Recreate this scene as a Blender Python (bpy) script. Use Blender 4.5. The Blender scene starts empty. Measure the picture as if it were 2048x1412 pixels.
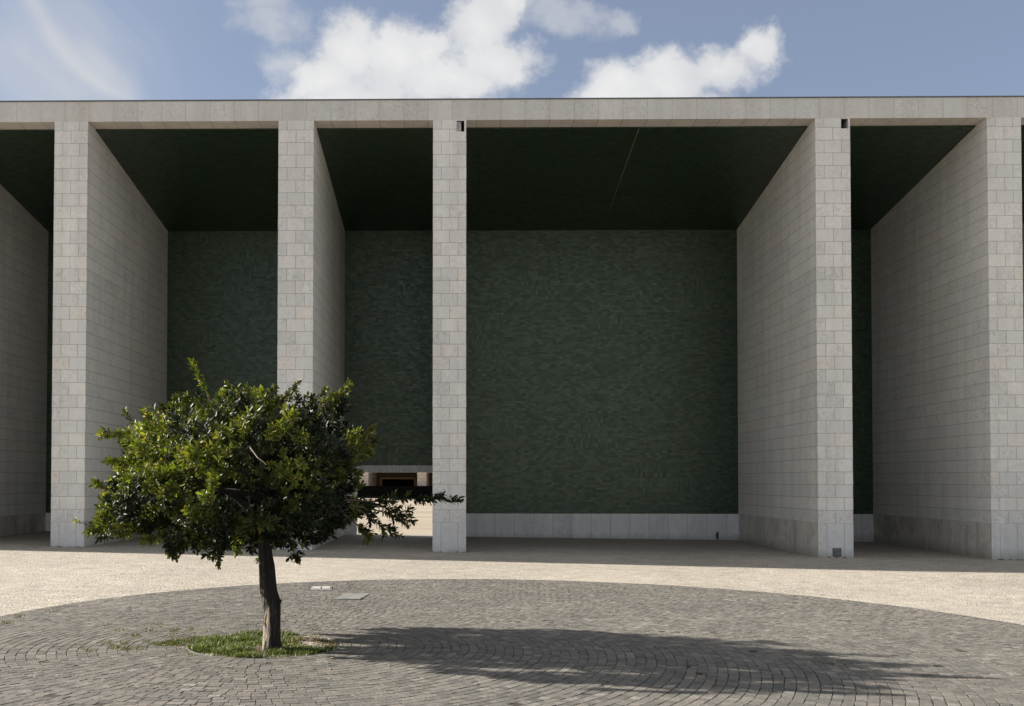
import bpy, math, random
import numpy as np
from mathutils import Vector, Matrix, noise as mnoise

random.seed(7)
rng = np.random.default_rng(7)
R = math.radians
scene = bpy.context.scene
C = scene.collection

# ------------------------------------------------------------------ camera
CAM = Vector((0.0, -22.5007, 1.6))
YAW, PITCH, ROLL = -0.01591, 0.02254, 0.00108
FPX, SHX, SHY = 2004.386, -141.997, 210.684
cy, sy, cp, sp, cr, sr = math.cos(YAW), math.sin(YAW), math.cos(PITCH), math.sin(PITCH), math.cos(ROLL), math.sin(ROLL)
fwd = Vector((sy * cp, cy * cp, sp))
r0 = Vector((cy, -sy, 0.0))
u0 = r0.cross(fwd)
right = cr * r0 + sr * u0
up = -sr * r0 + cr * u0
cam_d = bpy.data.cameras.new("camera")
cam = bpy.data.objects.new("camera", cam_d)
C.objects.link(cam)
M = Matrix((right, up, -fwd)).transposed().to_4x4()
M.translation = CAM
cam.matrix_world = M
cam_d.sensor_width = 36
cam_d.lens = FPX / 2048 * 36
cam_d.shift_x = -SHX / 2048
cam_d.shift_y = SHY / 2048
cam_d.clip_end = 3000
scene.camera = cam


def ray(x, y):
    """direction through a point of the 2048 px wide photo"""
    u, v = x - 1024 - SHX, y - 706 - SHY
    return (right * u - up * v + fwd * FPX).normalized()


def on_y(x, y, Y):
    d = ray(x, y)
    t = (Y - CAM.y) / d.y
    return CAM + d * t


# ------------------------------------------------------------------ light
SUN_EL = R(24.6)
SUN_BACK = R(8.5)          # the sun stands a little behind the front of the building
sun_dir = Vector((-math.cos(SUN_EL) * math.cos(SUN_BACK), math.cos(SUN_EL) * math.sin(SUN_BACK), math.sin(SUN_EL)))
sd = bpy.data.lights.new("sun", 'SUN')
sd.energy = 5.0
sd.angle = R(0.55)
sd.color = (1.0, 0.93, 0.835)
sun = bpy.data.objects.new("sun", sd)
C.objects.link(sun)
sun.rotation_euler = sun_dir.to_track_quat('Z', 'Y').to_euler()

scene.view_settings.view_transform = 'Standard'
scene.view_settings.look = 'None'
scene.view_settings.exposure = 1.27
scene.view_settings.gamma = 1.0


# ------------------------------------------------------------------ node helpers
class NT:
    def __init__(self, tree):
        self.t = tree

    def n(self, kind, **kw):
        nd = self.t.nodes.new(kind)
        for k, v in kw.items():
            if k.startswith('i_'):
                nd.inputs[k[2:].replace('_', ' ')].default_value = v
            else:
                setattr(nd, k, v)
        return nd

    def put(self, sock, v):
        if v is None:
            return
        if isinstance(v, bpy.types.NodeSocket):
            self.t.links.new(v, sock)
        else:
            sock.default_value = v

    def math(self, op, a, b=None, c=None, clamp=False):
        nd = self.n('ShaderNodeMath', operation=op, use_clamp=clamp)
        self.put(nd.inputs[0], a)
        self.put(nd.inputs[1], b)
        self.put(nd.inputs[2], c)
        return nd.outputs[0]

    def vmath(self, op, a, b=None):
        nd = self.n('ShaderNodeVectorMath', operation=op)
        self.put(nd.inputs[0], a)
        self.put(nd.inputs[1], b)
        return nd.outputs['Value'] if op in ('LENGTH', 'DOT_PRODUCT') else nd.outputs[0]

    def mix(self, f, a, b, mode='MIX'):
        nd = self.n('ShaderNodeMix', data_type='RGBA', blend_type=mode)
        self.put(nd.inputs[0], f)
        self.put(nd.inputs[6], a)
        self.put(nd.inputs[7], b)
        return nd.outputs[2]

    def ramp(self, f, stops, interp='LINEAR'):
        nd = self.n('ShaderNodeValToRGB')
        nd.color_ramp.interpolation = interp
        el = nd.color_ramp.elements
        while len(el) < len(stops):
            el.new(0.5)
        for e, (p, c) in zip(el, stops):
            e.position = p
            e.color = (c, c, c, 1) if isinstance(c, (int, float)) else (*c, 1)
        self.put(nd.inputs[0], f)
        return nd.outputs[0]

    def noise(self, vec, scale, detail=4, rough=0.55, dist=0.0):
        nd = self.n('ShaderNodeTexNoise')
        nd.inputs['Scale'].default_value = scale
        nd.inputs['Detail'].default_value = detail
        nd.inputs['Roughness'].default_value = rough
        nd.inputs['Distortion'].default_value = dist
        self.put(nd.inputs['Vector'], vec)
        return nd.outputs['Fac']

    def mapping(self, vec, scale=(1, 1, 1), loc=(0, 0, 0), rot=(0, 0, 0)):
        nd = self.n('ShaderNodeMapping')
        nd.inputs['Scale'].default_value = scale
        nd.inputs['Location'].default_value = loc
        nd.inputs['Rotation'].default_value = rot
        self.put(nd.inputs['Vector'], vec)
        return nd.outputs[0]

    def bump(self, h, strength=0.3, dist=0.01, normal=None):
        nd = self.n('ShaderNodeBump')
        nd.inputs['Strength'].default_value = strength
        nd.inputs['Distance'].default_value = dist
        self.put(nd.inputs['Height'], h)
        if normal is not None:
            self.put(nd.inputs['Normal'], normal)
        return nd.outputs[0]


def sstep(N, x, a, b):
    nd = N.n('ShaderNodeMapRange', interpolation_type='SMOOTHSTEP')
    N.put(nd.inputs['Value'], x)
    nd.inputs['From Min'].default_value = a
    nd.inputs['From Max'].default_value = b
    return nd.outputs['Result']


# ------------------------------------------------------------------ world
w = bpy.data.worlds.new("World")
scene.world = w
w.use_nodes = True
N = NT(w.node_tree)
w.node_tree.nodes.clear()
out = N.n('ShaderNodeOutputWorld')
bg = N.n('ShaderNodeBackground')
SKY = 0.064
bg.inputs['Strength'].default_value = SKY
sky = N.n('ShaderNodeTexSky', sky_type='NISHITA', sun_disc=False)
sky.sun_elevation = SUN_EL
sky.sun_rotation = math.atan2(sun_dir.x, sun_dir.y)
sky.altitude = 20
sky.air_density = 1.0
sky.dust_density = 1.6
sky.ozone_density = 1.6
tc = N.n('ShaderNodeTexCoord')
d = tc.outputs['Generated']
sep = N.n('ShaderNodeSeparateXYZ')
N.put(sep.inputs[0], d)
ya = N.math('MAXIMUM', sep.outputs['Y'], 0.05)
u = N.math('DIVIDE', sep.outputs['X'], ya)
v = N.math('DIVIDE', sep.outputs['Z'], ya)
cmb = N.n('ShaderNodeCombineXYZ')
N.put(cmb.inputs[0], u)
N.put(cmb.inputs[1], v)
P = cmb.outputs[0]
# ragged edges: the look-up point is shifted by noise before the cloud masses are laid down
nz = N.n('ShaderNodeTexNoise')
nz.inputs['Scale'].default_value = 11
nz.inputs['Detail'].default_value = 7
nz.inputs['Roughness'].default_value = 0.62
N.put(nz.inputs['Vector'], P)
off = N.vmath('SUBTRACT', nz.outputs['Color'], (0.5, 0.5, 0.5))
Pw = N.vmath('ADD', P, N.vmath('MULTIPLY', off, (0.085, 0.085, 0.0)))


def masses(lst):
    best = None
    for (x, y, rx, ry) in lst:
        dd = ray(x, y)
        cu, cv = dd.x / dd.y, dd.z / dd.y
        q = N.vmath('MULTIPLY', N.vmath('SUBTRACT', Pw, (cu, cv, 0)), (FPX / rx / 1.08, FPX / ry / 1.08, 0))
        m = N.math('SUBTRACT', 1.0, N.vmath('LENGTH', q))
        best = m if best is None else N.math('SMOOTH_MAX', best, m, 0.45)
    return best


thick = masses([(690, 85, 70, 75), (640, 150, 80, 70), (790, 120, 110, 75), (700, 210, 170, 70), (860, 110, 50, 55),
                (955, 45, 75, 80), (1000, 120, 85, 60), (900, 170, 110, 55), (1020, 10, 50, 40),
                (1530, 95, 48, 48), (1450, 135, 90, 45), (1345, 150, 90, 60), (1250, 175, 90, 60), (1300, 215, 170, 45), (1205, 190, 50, 35)])
thin = masses([(540, 50, 85, 45), (560, 130, 60, 60), (1130, 40, 100, 40), (1080, 15, 80, 40), (1240, 30, 50, 30),
               (520, 10, 70, 30), (900, 150, 150, 70)])
fine = N.noise(P, 24, 9, 0.66, 0.15)
coarse = N.noise(P, 9, 5, 0.55, 0.2)
fac1 = sstep(N, N.math('ADD', thick, N.math('MULTIPLY', N.math('SUBTRACT', fine, 0.5), 1.2)), -0.16, 0.50)
fac2 = sstep(N, N.math('ADD', thin, N.math('MULTIPLY', N.math('SUBTRACT', fine, 0.5), 1.3)), -0.05, 0.85)
fac2 = N.math('MULTIPLY', fac2, 0.62)
# high thin streaks on the left
Pr = N.mapping(P, rot=(0, 0, R(52)), scale=(1, 1, 1))
bend = N.math('MULTIPLY', N.noise(P, 3.2, 2), 0.25)
sp2 = N.n('ShaderNodeSeparateXYZ')
N.put(sp2.inputs[0], Pr)
cm2 = N.n('ShaderNodeCombineXYZ')
N.put(cm2.inputs[0], N.math('MULTIPLY', sp2.outputs[0], 1.6))
N.put(cm2.inputs[1], N.math('MULTIPLY', N.math('ADD', sp2.outputs[1], bend), 10.0))
streak = N.noise(cm2.outputs[0], 1.0, 6, 0.55, 0.4)
dl = ray(130, 110)
ql = N.vmath('MULTIPLY', N.vmath('SUBTRACT', P, (dl.x / dl.y, dl.z / dl.y, 0)), (FPX / 330, FPX / 300, 0))
veil = sstep(N, N.math('SUBTRACT', 1.0, N.vmath('LENGTH', ql)), 0.0, 0.8)
fac3 = N.math('MULTIPLY', veil, N.math('MULTIPLY_ADD', sstep(N, streak, 0.42, 0.66), 0.52, 0.14))
def arc(points, width, amount):
    # one long curved wisp, laid through the given directions
    ca, sa = math.cos(R(52)), math.sin(R(52))
    q = []
    for (x, y) in points:
        dd = ray(x, y)
        cu, cv_ = dd.x / dd.y, dd.z / dd.y
        q.append((cu * ca - cv_ * sa, cu * sa + cv_ * ca))
    c2_, c1_, c0_ = np.polyfit([a[0] for a in q], [a[1] for a in q], 2)
    X, Y = sp2.outputs[0], N.math('ADD', sp2.outputs[1], N.math('MULTIPLY', N.math('SUBTRACT', coarse, 0.5), 0.025))
    fit = N.math('ADD', N.math('MULTIPLY', N.math('MULTIPLY', X, X), float(c2_)), N.math('MULTIPLY_ADD', X, float(c1_), float(c0_)))
    dist = N.math('SUBTRACT', Y, fit)
    g = N.math('EXPONENT', N.math('MULTIPLY', N.math('MULTIPLY', dist, dist), -1.0 / width ** 2))
    ends = N.math('MULTIPLY', sstep(N, X, q[0][0] - 0.06, q[0][0] + 0.03) if q[0][0] < q[-1][0] else sstep(N, X, q[0][0] + 0.06, q[0][0] - 0.03),
                  sstep(N, X, q[-1][0] + 0.02, q[-1][0] - 0.03) if q[0][0] < q[-1][0] else sstep(N, X, q[-1][0] - 0.02, q[-1][0] + 0.03))
    return N.math('MULTIPLY', N.math('MULTIPLY', g, ends), N.math('MULTIPLY', N.math('ADD', streak, 0.35), amount))


fac3 = N.math('ADD', N.math('MULTIPLY', fac3, 0.75), arc([(50, -20), (90, 60), (150, 130), (215, 180), (270, 215)], 0.009, 0.45))
fac3 = N.math('ADD', fac3, arc([(-40, 40), (30, 110), (100, 160), (170, 215)], 0.016, 0.22))
fac3 = N.math('ADD', fac3, arc([(180, 110), (220, 145), (260, 190), (280, 215)], 0.012, 0.35))
allf = N.math('MAXIMUM', N.math('MAXIMUM', fac1, fac2), fac3)
frontm = N.math('GREATER_THAN', sep.outputs['Y'], 0.1)
allf = N.math('MULTIPLY', allf, frontm, clamp=True)
cl = 1.0 / SKY / 2 ** scene.view_settings.exposure
ccol = N.mix(N.ramp(N.math('ADD', N.math('MULTIPLY', coarse, 0.75), N.math('MULTIPLY', thick, 0.35)), [(0.25, 0.0), (0.75, 1.0)]),
             (0.62 * cl, 0.64 * cl, 0.68 * cl, 1), (0.84 * cl, 0.84 * cl, 0.84 * cl, 1))
# thin high haze takes some of the blue out of the whole sky
tint = N.mix(0.34, sky.outputs[0], (0.37 * cl, 0.37 * cl, 0.455 * cl, 1))
# unseen cloud cover added outside the view to whiten and raise the fill light
rest = sstep(N, N.noise(d, 2.3, 6, 0.58, 0.3), 0.40, 0.60)
side = sstep(N, sep.outputs['Y'], 0.45, 0.05)
high = sstep(N, sep.outputs['Z'], 0.62, 0.80)
rest = N.math('MULTIPLY', rest, N.math('MAXIMUM', side, high))
tint = N.mix(N.math('MULTIPLY', rest, 0.9), tint, (0.78 * cl, 0.77 * cl, 0.75 * cl, 1))
N.put(bg.inputs['Color'], N.mix(allf, tint, ccol))
N.put(out.inputs[0], bg.outputs[0])
w.cycles.sampling_method = 'MANUAL'
w.cycles.sample_map_resolution = 1024


# ------------------------------------------------------------------ object helpers
def tag(o, label=None, cat=None, kind=None, group=None):
    if label:
        o['label'] = label
    if cat:
        o['category'] = cat
    if kind:
        o['kind'] = kind
    if group:
        o['group'] = group
    return o


def empty(name, loc):
    o = bpy.data.objects.new(name, None)
    o.location = loc
    o.empty_display_size = 0.2
    C.objects.link(o)
    return o


class MB:
    """collects polygons with uv's in metres and a material slot"""

    def __init__(self):
        self.v, self.f, self.uv, self.m = [], [], [], []

    def poly(self, pts, uvs=None, m=0):
        b = len(self.v)
        self.v += [tuple(p) for p in pts]
        self.f.append(list(range(b, b + len(pts))))
        if uvs is None:
            n = (Vector(pts[1]) - Vector(pts[0])).cross(Vector(pts[2]) - Vector(pts[0]))
            a = max(range(3), key=lambda i: abs(n[i]))
            uvs = [((p[0], p[2]) if a == 1 else (p[1], p[2]) if a == 0 else (p[0], p[1])) for p in pts]
        self.uv.append(uvs)
        self.m.append(m)

    def rect_y(self, x0, x1, y, z0, z1, m=0, facing=-1, us=None):
        """rectangle in a plane of constant y"""
        pts = [(x0, y, z0), (x1, y, z0), (x1, y, z1), (x0, y, z1)]
        if us:
            a, s = us
            uvs = [((p[0] - a) * s, p[2]) for p in pts]
        else:
            uvs = [(p[0], p[2]) for p in pts]
        if facing > 0:
            pts, uvs = pts[::-1], uvs[::-1]
        self.poly(pts, uvs, m)

    def box(self, x0, x1, y0, y1, z0, z1, m=0, mx=None, mz=None, skip='', us=None):
        mx = m if mx is None else mx
        mz = m if mz is None else mz
        if '-y' not in skip:
            self.rect_y(x0, x1, y0, z0, z1, m, -1, us)
        if '+y' not in skip:
            self.rect_y(x0, x1, y1, z0, z1, m, 1, us)
        if '-x' not in skip:
            self.poly([(x0, y1, z0), (x0, y0, z0), (x0, y0, z1), (x0, y1, z1)], m=mx)
        if '+x' not in skip:
            self.poly([(x1, y0, z0), (x1, y1, z0), (x1, y1, z1), (x1, y0, z1)], m=mx)
        if '-z' not in skip:
            self.poly([(x0, y1, z0), (x1, y1, z0), (x1, y0, z0), (x0, y0, z0)], m=mz)
        if '+z' not in skip:
            self.poly([(x0, y0, z1), (x1, y0, z1), (x1, y1, z1), (x0, y1, z1)], m=mz)

    def build(self, name, mats, parent=None):
        me = bpy.data.meshes.new(name)
        org = Vector(parent.location) if parent else Vector((0, 0, 0))
        me.from_pydata([tuple(Vector(p) - org) for p in self.v], [], self.f)
        if not isinstance(mats, (list, tuple)):
            mats = [mats]
        for mm in mats:
            me.materials.append(mm)
        uvl = me.uv_layers.new(name='UVMap')
        k = 0
        for fi, uvs in enumerate(self.uv):
            me.polygons[fi].material_index = self.m[fi]
            for q in uvs:
                uvl.data[k].uv = q
                k += 1
        o = bpy.data.objects.new(name, me)
        C.objects.link(o)
        o.parent = parent
        return o


def np_mesh(name, verts, faces_flat, sizes, mats, parent=None, attr=None, smooth=False, midx=None):
    """fast mesh from numpy arrays"""
    me = bpy.data.meshes.new(name)
    nv, nl, nf = len(verts), len(faces_flat), len(sizes)
    me.vertices.add(nv)
    me.vertices.foreach_set('co', np.asarray(verts, np.float32).ravel())
    me.loops.add(nl)
    me.loops.foreach_set('vertex_index', np.asarray(faces_flat, np.int32))
    me.polygons.add(nf)
    sizes = np.asarray(sizes, np.int32)
    me.polygons.foreach_set('loop_start', np.concatenate([[0], np.cumsum(sizes)[:-1]]).astype(np.int32))
    me.polygons.foreach_set('loop_total', sizes)
    if midx is not None:
        me.polygons.foreach_set('material_index', np.asarray(midx, np.int32))
    me.polygons.foreach_set('use_smooth', np.full(nf, bool(smooth)))
    for mm in (mats if isinstance(mats, (list, tuple)) else [mats]):
        me.materials.append(mm)
    if attr:
        for an, data in attr.items():
            a = me.attributes.new(an, 'FLOAT', 'POINT')
            a.data.foreach_set('value', np.asarray(data, np.float32))
    me.update(calc_edges=True)
    me.validate()
    o = bpy.data.objects.new(name, me)
    C.objects.link(o)
    o.parent = parent
    return o


def new_mat(name):
    m = bpy.data.materials.new(name)
    m.use_nodes = True
    N = NT(m.node_tree)
    b = m.node_tree.nodes['Principled BSDF']
    return m, N, b


# ------------------------------------------------------------------ materials
def stone_mat(name, bw, rh, freq=2, offset=0.5, v0=0.0, u0=0.0, base=(0.44, 0.425, 0.395), mortar=0.0045, stain=0.0,
              contrast=1.0, joint=(0.27, 0.26, 0.24), vfade=1.0, scale_noise=1.0):
    m, N, b = new_mat(name)
    uv = N.n('ShaderNodeTexCoord').outputs['UV']
    pos = N.n('ShaderNodeNewGeometry').outputs['Position']
    mp = N.mapping(uv, loc=(u0, v0, 0))
    br = N.n('ShaderNodeTexBrick', offset=offset, offset_frequency=freq, squash_frequency=2, squash=1.0)
    br.inputs['Scale'].default_value = 1.0
    br.inputs['Color1'].default_value = (0, 0, 0, 1)
    br.inputs['Color2'].default_value = (1, 1, 1, 1)
    br.inputs['Mortar'].default_value = (0.5, 0.5, 0.5, 1)
    br.inputs['Mortar Size'].default_value = mortar
    br.inputs['Mortar Smooth'].default_value = 0.15
    br.inputs['Bias'].default_value = 0.0
    br.inputs['Brick Width'].default_value = bw
    br.inputs['Row Height'].default_value = rh
    N.put(br.inputs['Vector'], mp)
    k = contrast * 0.62
    mfac = br.outputs['Fac']
    if vfade < 1.0:
        # courses read clearly, the upright joints are tight and faint
        sv = N.n('ShaderNodeSeparateXYZ')
        N.put(sv.inputs[0], mp)
        fr = N.math('FRACT', N.math('DIVIDE', sv.outputs[1], rh))
        hl = N.math('LESS_THAN', N.math('ABSOLUTE', N.math('SUBTRACT', fr, 0.5)), 0.5 - mortar / rh)
        hl = N.math('SUBTRACT', 1.0, hl)
        mfac = N.math('MAXIMUM', hl, N.math('MULTIPLY', mfac, vfade))
    g = base
    rnd = br.outputs['Color']
    # every slab has a shade of its own, a few are pinkish or cooler
    tone = N.ramp(rnd, [(0.0, (g[0] * (1 - .14 * k), g[1] * (1 - .135 * k), g[2] * (1 - .12 * k))),
                        (0.35, (g[0] * (1 - .04 * k), g[1] * (1 - .03 * k), g[2])),
                        (0.60, (g[0] * (1 + .04 * k), g[1] * (1 + .04 * k), g[2] * (1 + .05 * k))),
                        (0.82, (g[0] * (1 + .10 * k), g[1] * (1 + .10 * k), g[2] * (1 + .09 * k))),
                        (0.93, (g[0] * (1 + .06 * k), g[1] * (1 - .01 * k), g[2] * (1 - .07 * k))),
                        (1.0, (g[0] * (1 + .02 * k), g[1] * (1 - .04 * k), g[2] * (1 - .10 * k)))])
    # veins and clouds; the pattern jumps from slab to slab
    jump = N.vmath('MULTIPLY', rnd, (37.0, 11.0, 23.0))
    p2 = N.vmath('ADD', pos, jump)
    n1 = N.noise(p2, 9 * scale_noise, 6, 0.62, 1.2)
    n2 = N.noise(pos, 0.35, 4, 0.6)
    n3 = N.noise(p2, 60, 3, 0.6)
    strk = N.noise(N.mapping(pos, scale=(2.6, 2.6, 0.16)), 1.0, 5, 0.6, 0.3)
    col = N.mix(N.ramp(N.math('FRACT', N.math('MULTIPLY', rnd, 17.3)), [(0.2, 0.35), (0.95, 1.0)]), tone, N.mix(1.0, tone, N.ramp(n1, [(0.30, 0.74), (0.5, 0.98), (0.70, 1.08)]), 'MULTIPLY'))
    col = N.mix(1.0, col, N.ramp(n2, [(0.3, (0.90, 0.90, 0.91)), (0.7, (1.06, 1.05, 1.03))]), 'MULTIPLY')
    col = N.mix(1.0, col, N.ramp(n3, [(0.3, 0.92), (0.7, 1.06)]), 'MULTIPLY')
    col = N.mix(0.8, col, N.ramp(strk, [(0.3, (0.88, 0.86, 0.84)), (0.6, 1.03)]), 'MULTIPLY')
    sp_ = N.n('ShaderNodeSeparateXYZ')
    N.put(sp_.inputs[0], pos)
    z = sp_.outputs['Z']
    if stain > 0:
        # rising damp and splash marks near the foot
        st = N.noise(N.mapping(pos, scale=(1.7, 1.1, 0.8)), 1.6, 6, 0.68, 0.8)
        drip = N.noise(N.mapping(pos, scale=(6, 6, 1.0)), 1.0, 5, 0.65)
        f = sstep(N, N.math('ADD', st, N.math('MULTIPLY', N.math('SUBTRACT', drip, 0.5), 0.5)), 0.46 - 0.10 * stain, 0.84 - 0.08 * stain)
        f = N.math('MULTIPLY', f, min(1.0, stain * 0.65), clamp=True)
        col = N.mix(f, col, (0.085, 0.062, 0.042, 1))
        foot = N.math('MULTIPLY', sstep(N, N.math('ADD', z, N.math('MULTIPLY', st, 0.45)), 0.42, 0.10), 0.5)
        col = N.mix(foot, col, (0.16, 0.15, 0.13, 1))
    # mortar
    col = N.mix(mfac, col, (*joint, 1))
    N.put(b.inputs['Base Color'], col)
    N.put(b.inputs['Roughness'], N.ramp(n1, [(0.3, 0.62), (0.7, 0.78)]))
    b.inputs['Specular IOR Level'].default_value = 0.35
    h = N.math('ADD', N.math('SUBTRACT', 1.0, mfac), N.math('MULTIPLY', n3, 0.12))
    h = N.math('ADD', h, N.math('MULTIPLY', rnd, 0.25))
    N.put(b.inputs['Normal'], N.bump(h, 0.5, 0.004))
    return m


RH = 0.2868
HB = 0.666
VR = -HB + RH * 2          # courses start on top of the base slabs
WP = 0.77
stone_front = stone_mat('limestone_front', WP / 2, RH, v0=VR - RH, base=(0.715, 0.715, 0.69), contrast=0.85)
stone_side = stone_mat('limestone_side', 1.16, RH, freq=2, offset=0.37, v0=VR - RH, base=(0.70, 0.70, 0.67), contrast=0.6, vfade=0.13)
stone_base = stone_mat('limestone_base', WP / 2, 5.0, v0=2.0, u0=WP / 4, offset=0.0, base=(0.70, 0.705, 0.70), stain=0.2)
stone_base_side = stone_mat('limestone_base_side', 1.4, 5.0, v0=2.0, offset=0.0, base=(0.66, 0.64, 0.59), stain=0.85)
stone_plinth = stone_mat('limestone_plinth', 0.55, 5.0, v0=2.0, offset=0.0, base=(0.66, 0.67, 0.68), stain=0.2, mortar=0.005, contrast=0.6)
stone_cornice = stone_mat('limestone_cornice', 0.551, 20.0, v0=2.0, u0=0.11, offset=0.0, base=(0.60, 0.60, 0.58), contrast=0.4,
                          joint=(0.34, 0.32, 0.29), scale_noise=1.4)
stone_soffit = stone_mat('limestone_soffit', 0.551, 20.0, v0=2.0, u0=0.11, offset=0.0, base=(0.60, 0.56, 0.51), contrast=0.8, mortar=0.008)  # warm tint puts light bounced off the ground into the colour
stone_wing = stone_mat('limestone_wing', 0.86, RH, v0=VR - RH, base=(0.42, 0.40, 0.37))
stone_far = stone_mat('limestone_far', 0.77, RH * 1.0, v0=VR, base=(0.68, 0.58, 0.47), contrast=0.7, mortar=0.012)


def plain(name, col, rough=0.6, metal=0.0, nscale=8, var=0.25, bump=0.2):
    m, N, b = new_mat(name)
    pos = N.n('ShaderNodeNewGeometry').outputs['Position']
    n = N.noise(pos, nscale, 5, 0.6)
    c = N.mix(1.0, (*col, 1), N.ramp(n, [(0.3, 1 - var), (0.7, 1 + var)]), 'MULTIPLY')
    N.put(b.inputs['Base Color'], c)
    b.inputs['Roughness'].default_value = rough
    b.inputs['Metallic'].default_value = metal
    N.put(b.inputs['Normal'], N.bump(n, bump, 0.004))
    return m


flash = plain('coping_metal', (0.12, 0.12, 0.12), 0.5, 0.4)
dark = plain('recess_dark', (0.03, 0.03, 0.03), 0.9)
hole_grey = plain('recess_grey', (0.45, 0.45, 0.44), 0.7)
steel = plain('plate_steel', (0.16, 0.16, 0.17), 0.45, 0.7, 30, 0.3)
steel_dark = plain('plate_frame', (0.09, 0.09, 0.09), 0.5, 0.6, 30, 0.3)


def tile_mat():
    m, N, b = new_mat('green_glazed_tiles')
    uv = N.n('ShaderNodeTexCoord').outputs['UV']
    pos = N.n('ShaderNodeNewGeometry').outputs['Position']

    def brick(vec, bw, rh, off):
        br = N.n('ShaderNodeTexBrick', offset=off, offset_frequency=2, squash=1.0, squash_frequency=2)
        br.inputs['Scale'].default_value = 1.0
        br.inputs['Color1'].default_value = (0, 0, 0, 1)
        br.inputs['Color2'].default_value = (1, 1, 1, 1)
        br.inputs['Mortar'].default_value = (0.5, 0.5, 0.5, 1)
        br.inputs['Mortar Size'].default_value = 0.005
        br.inputs['Mortar Smooth'].default_value = 0.1
        br.inputs['Brick Width'].default_value = bw
        br.inputs['Row Height'].default_value = rh
        N.put(br.inputs['Vector'], vec)
        return br
    a = brick(uv, 0.142, 0.071, 0.5)
    c = brick(N.mapping(uv, rot=(0, 0, R(90))), 0.142, 0.071, 0.0)
    # fields of upright and of lying tiles
    fld = N.n('ShaderNodeTexBrick', offset=0.37, offset_frequency=2, squash=1.0, squash_frequency=2)
    fld.inputs['Scale'].default_value = 1.0
    fld.inputs['Color1'].default_value = (0, 0, 0, 1)
    fld.inputs['Color2'].default_value = (1, 1, 1, 1)
    fld.inputs['Mortar Size'].default_value = 0.0
    fld.inputs['Brick Width'].default_value = 0.852
    fld.inputs['Row Height'].default_value = 0.426
    N.put(fld.inputs['Vector'], uv)
    fl2 = N.n('ShaderNodeTexBrick', offset=0.21, offset_frequency=2, squash=1.0, squash_frequency=2)
    fl2.inputs['Scale'].default_value = 1.0
    fl2.inputs['Color1'].default_value = (0, 0, 0, 1)
    fl2.inputs['Color2'].default_value = (1, 1, 1, 1)
    fl2.inputs['Mortar Size'].default_value = 0.0
    fl2.inputs['Brick Width'].default_value = 1.704
    fl2.inputs['Row Height'].default_value = 1.278
    N.put(fl2.inputs['Vector'], uv)
    up_ = N.math('GREATER_THAN', N.math('ADD', N.math('MULTIPLY', fld.outputs['Color'], 0.5), N.math('MULTIPLY', fl2.outputs['Color'], 0.6)), 0.80)
    rnd = N.mix(up_, a.outputs['Color'], c.outputs['Color'])
    mo = N.n('ShaderNodeMix', data_type='FLOAT')
    N.put(mo.inputs[0], up_)
    N.put(mo.inputs[2], a.outputs['Fac'])
    N.put(mo.inputs[3], c.outputs['Fac'])
    mort = mo.outputs[0]
    col = N.ramp(rnd, [(0.0, (0.0012, 0.0045, 0.0022)), (0.30, (0.002, 0.0075, 0.0035)), (0.55, (0.003, 0.011, 0.005)),
                       (0.80, (0.0045, 0.015, 0.007)), (0.95, (0.008, 0.022, 0.010)), (1.0, (0.005, 0.034, 0.028))])
    col = N.mix(1.0, col, N.ramp(N.noise(uv, 0.5, 4, 0.6), [(0.3, (0.80, 0.85, 0.80)), (0.7, (1.2, 1.15, 1.2))]), 'MULTIPLY')
    col = N.mix(1.0, col, N.ramp(fld.outputs['Color'], [(0.0, 0.88), (1.0, 1.12)]), 'MULTIPLY')
    col = N.mix(mort, col, (0.030, 0.056, 0.032, 1))
    N.put(b.inputs['Base Color'], col)
    r1 = N.math('FRACT', N.math('MULTIPLY', rnd, 91.7))
    r2 = N.math('FRACT', N.math('MULTIPLY', rnd, 57.3))
    r3 = N.math('FRACT', N.math('MULTIPLY', rnd, 23.9))
    N.put(b.inputs['Roughness'], N.math('ADD', N.math('MULTIPLY', r3, 0.10), N.math('MULTIPLY_ADD', mort, 0.25, 0.33)))
    N.put(b.inputs['Specular IOR Level'], N.math('MULTIPLY_ADD', r2, 0.42, 0.72))
    b.inputs['Specular Tint'].default_value = (0.84, 1.0, 0.80, 1)
    # each tile sits at a slightly different angle
    cv = N.n('ShaderNodeCombineXYZ')
    for q, rr_ in enumerate((r1, r2, r3)):
        N.put(cv.inputs[q], N.math('MULTIPLY', N.math('SUBTRACT', rr_, 0.5), 0.022))
    bmp = N.bump(N.math('MULTIPLY', mort, -1.0), 0.3, 0.002)
    N.put(b.inputs['Normal'], N.vmath('NORMALIZE', N.vmath('ADD', bmp, cv.outputs[0])))
    return m


tiles = tile_mat()
grout_line = plain('pale_joint_strip', (0.17, 0.20, 0.12), 0.6)
far_brown = plain('far_wall_brown', (0.10, 0.055, 0.025), 0.8)
far_orange = plain('far_frame_ochre', (0.40, 0.24, 0.11), 0.8)
flat_black = plain('flat_black_band', (0.004, 0.004, 0.004), 1.0)
flat_black.node_tree.nodes['Principled BSDF'].inputs['Specular IOR Level'].default_value = 0.05

# ------------------------------------------------------------------ ground height
GS, GY = -0.0114, 0.00134


def G(x, y):
    return GS * max(-26, min(26, x)) + GY * max(-25, min(8, y))


def on_ground(x, y):
    d = ray(x, y)
    t = 5.0
    for _ in range(30):
        p = CAM + d * t
        t = (G(p.x, p.y) - CAM.z) / d.z
    p = CAM + d * t
    return Vector((p.x, p.y, G(p.x, p.y)))


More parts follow.
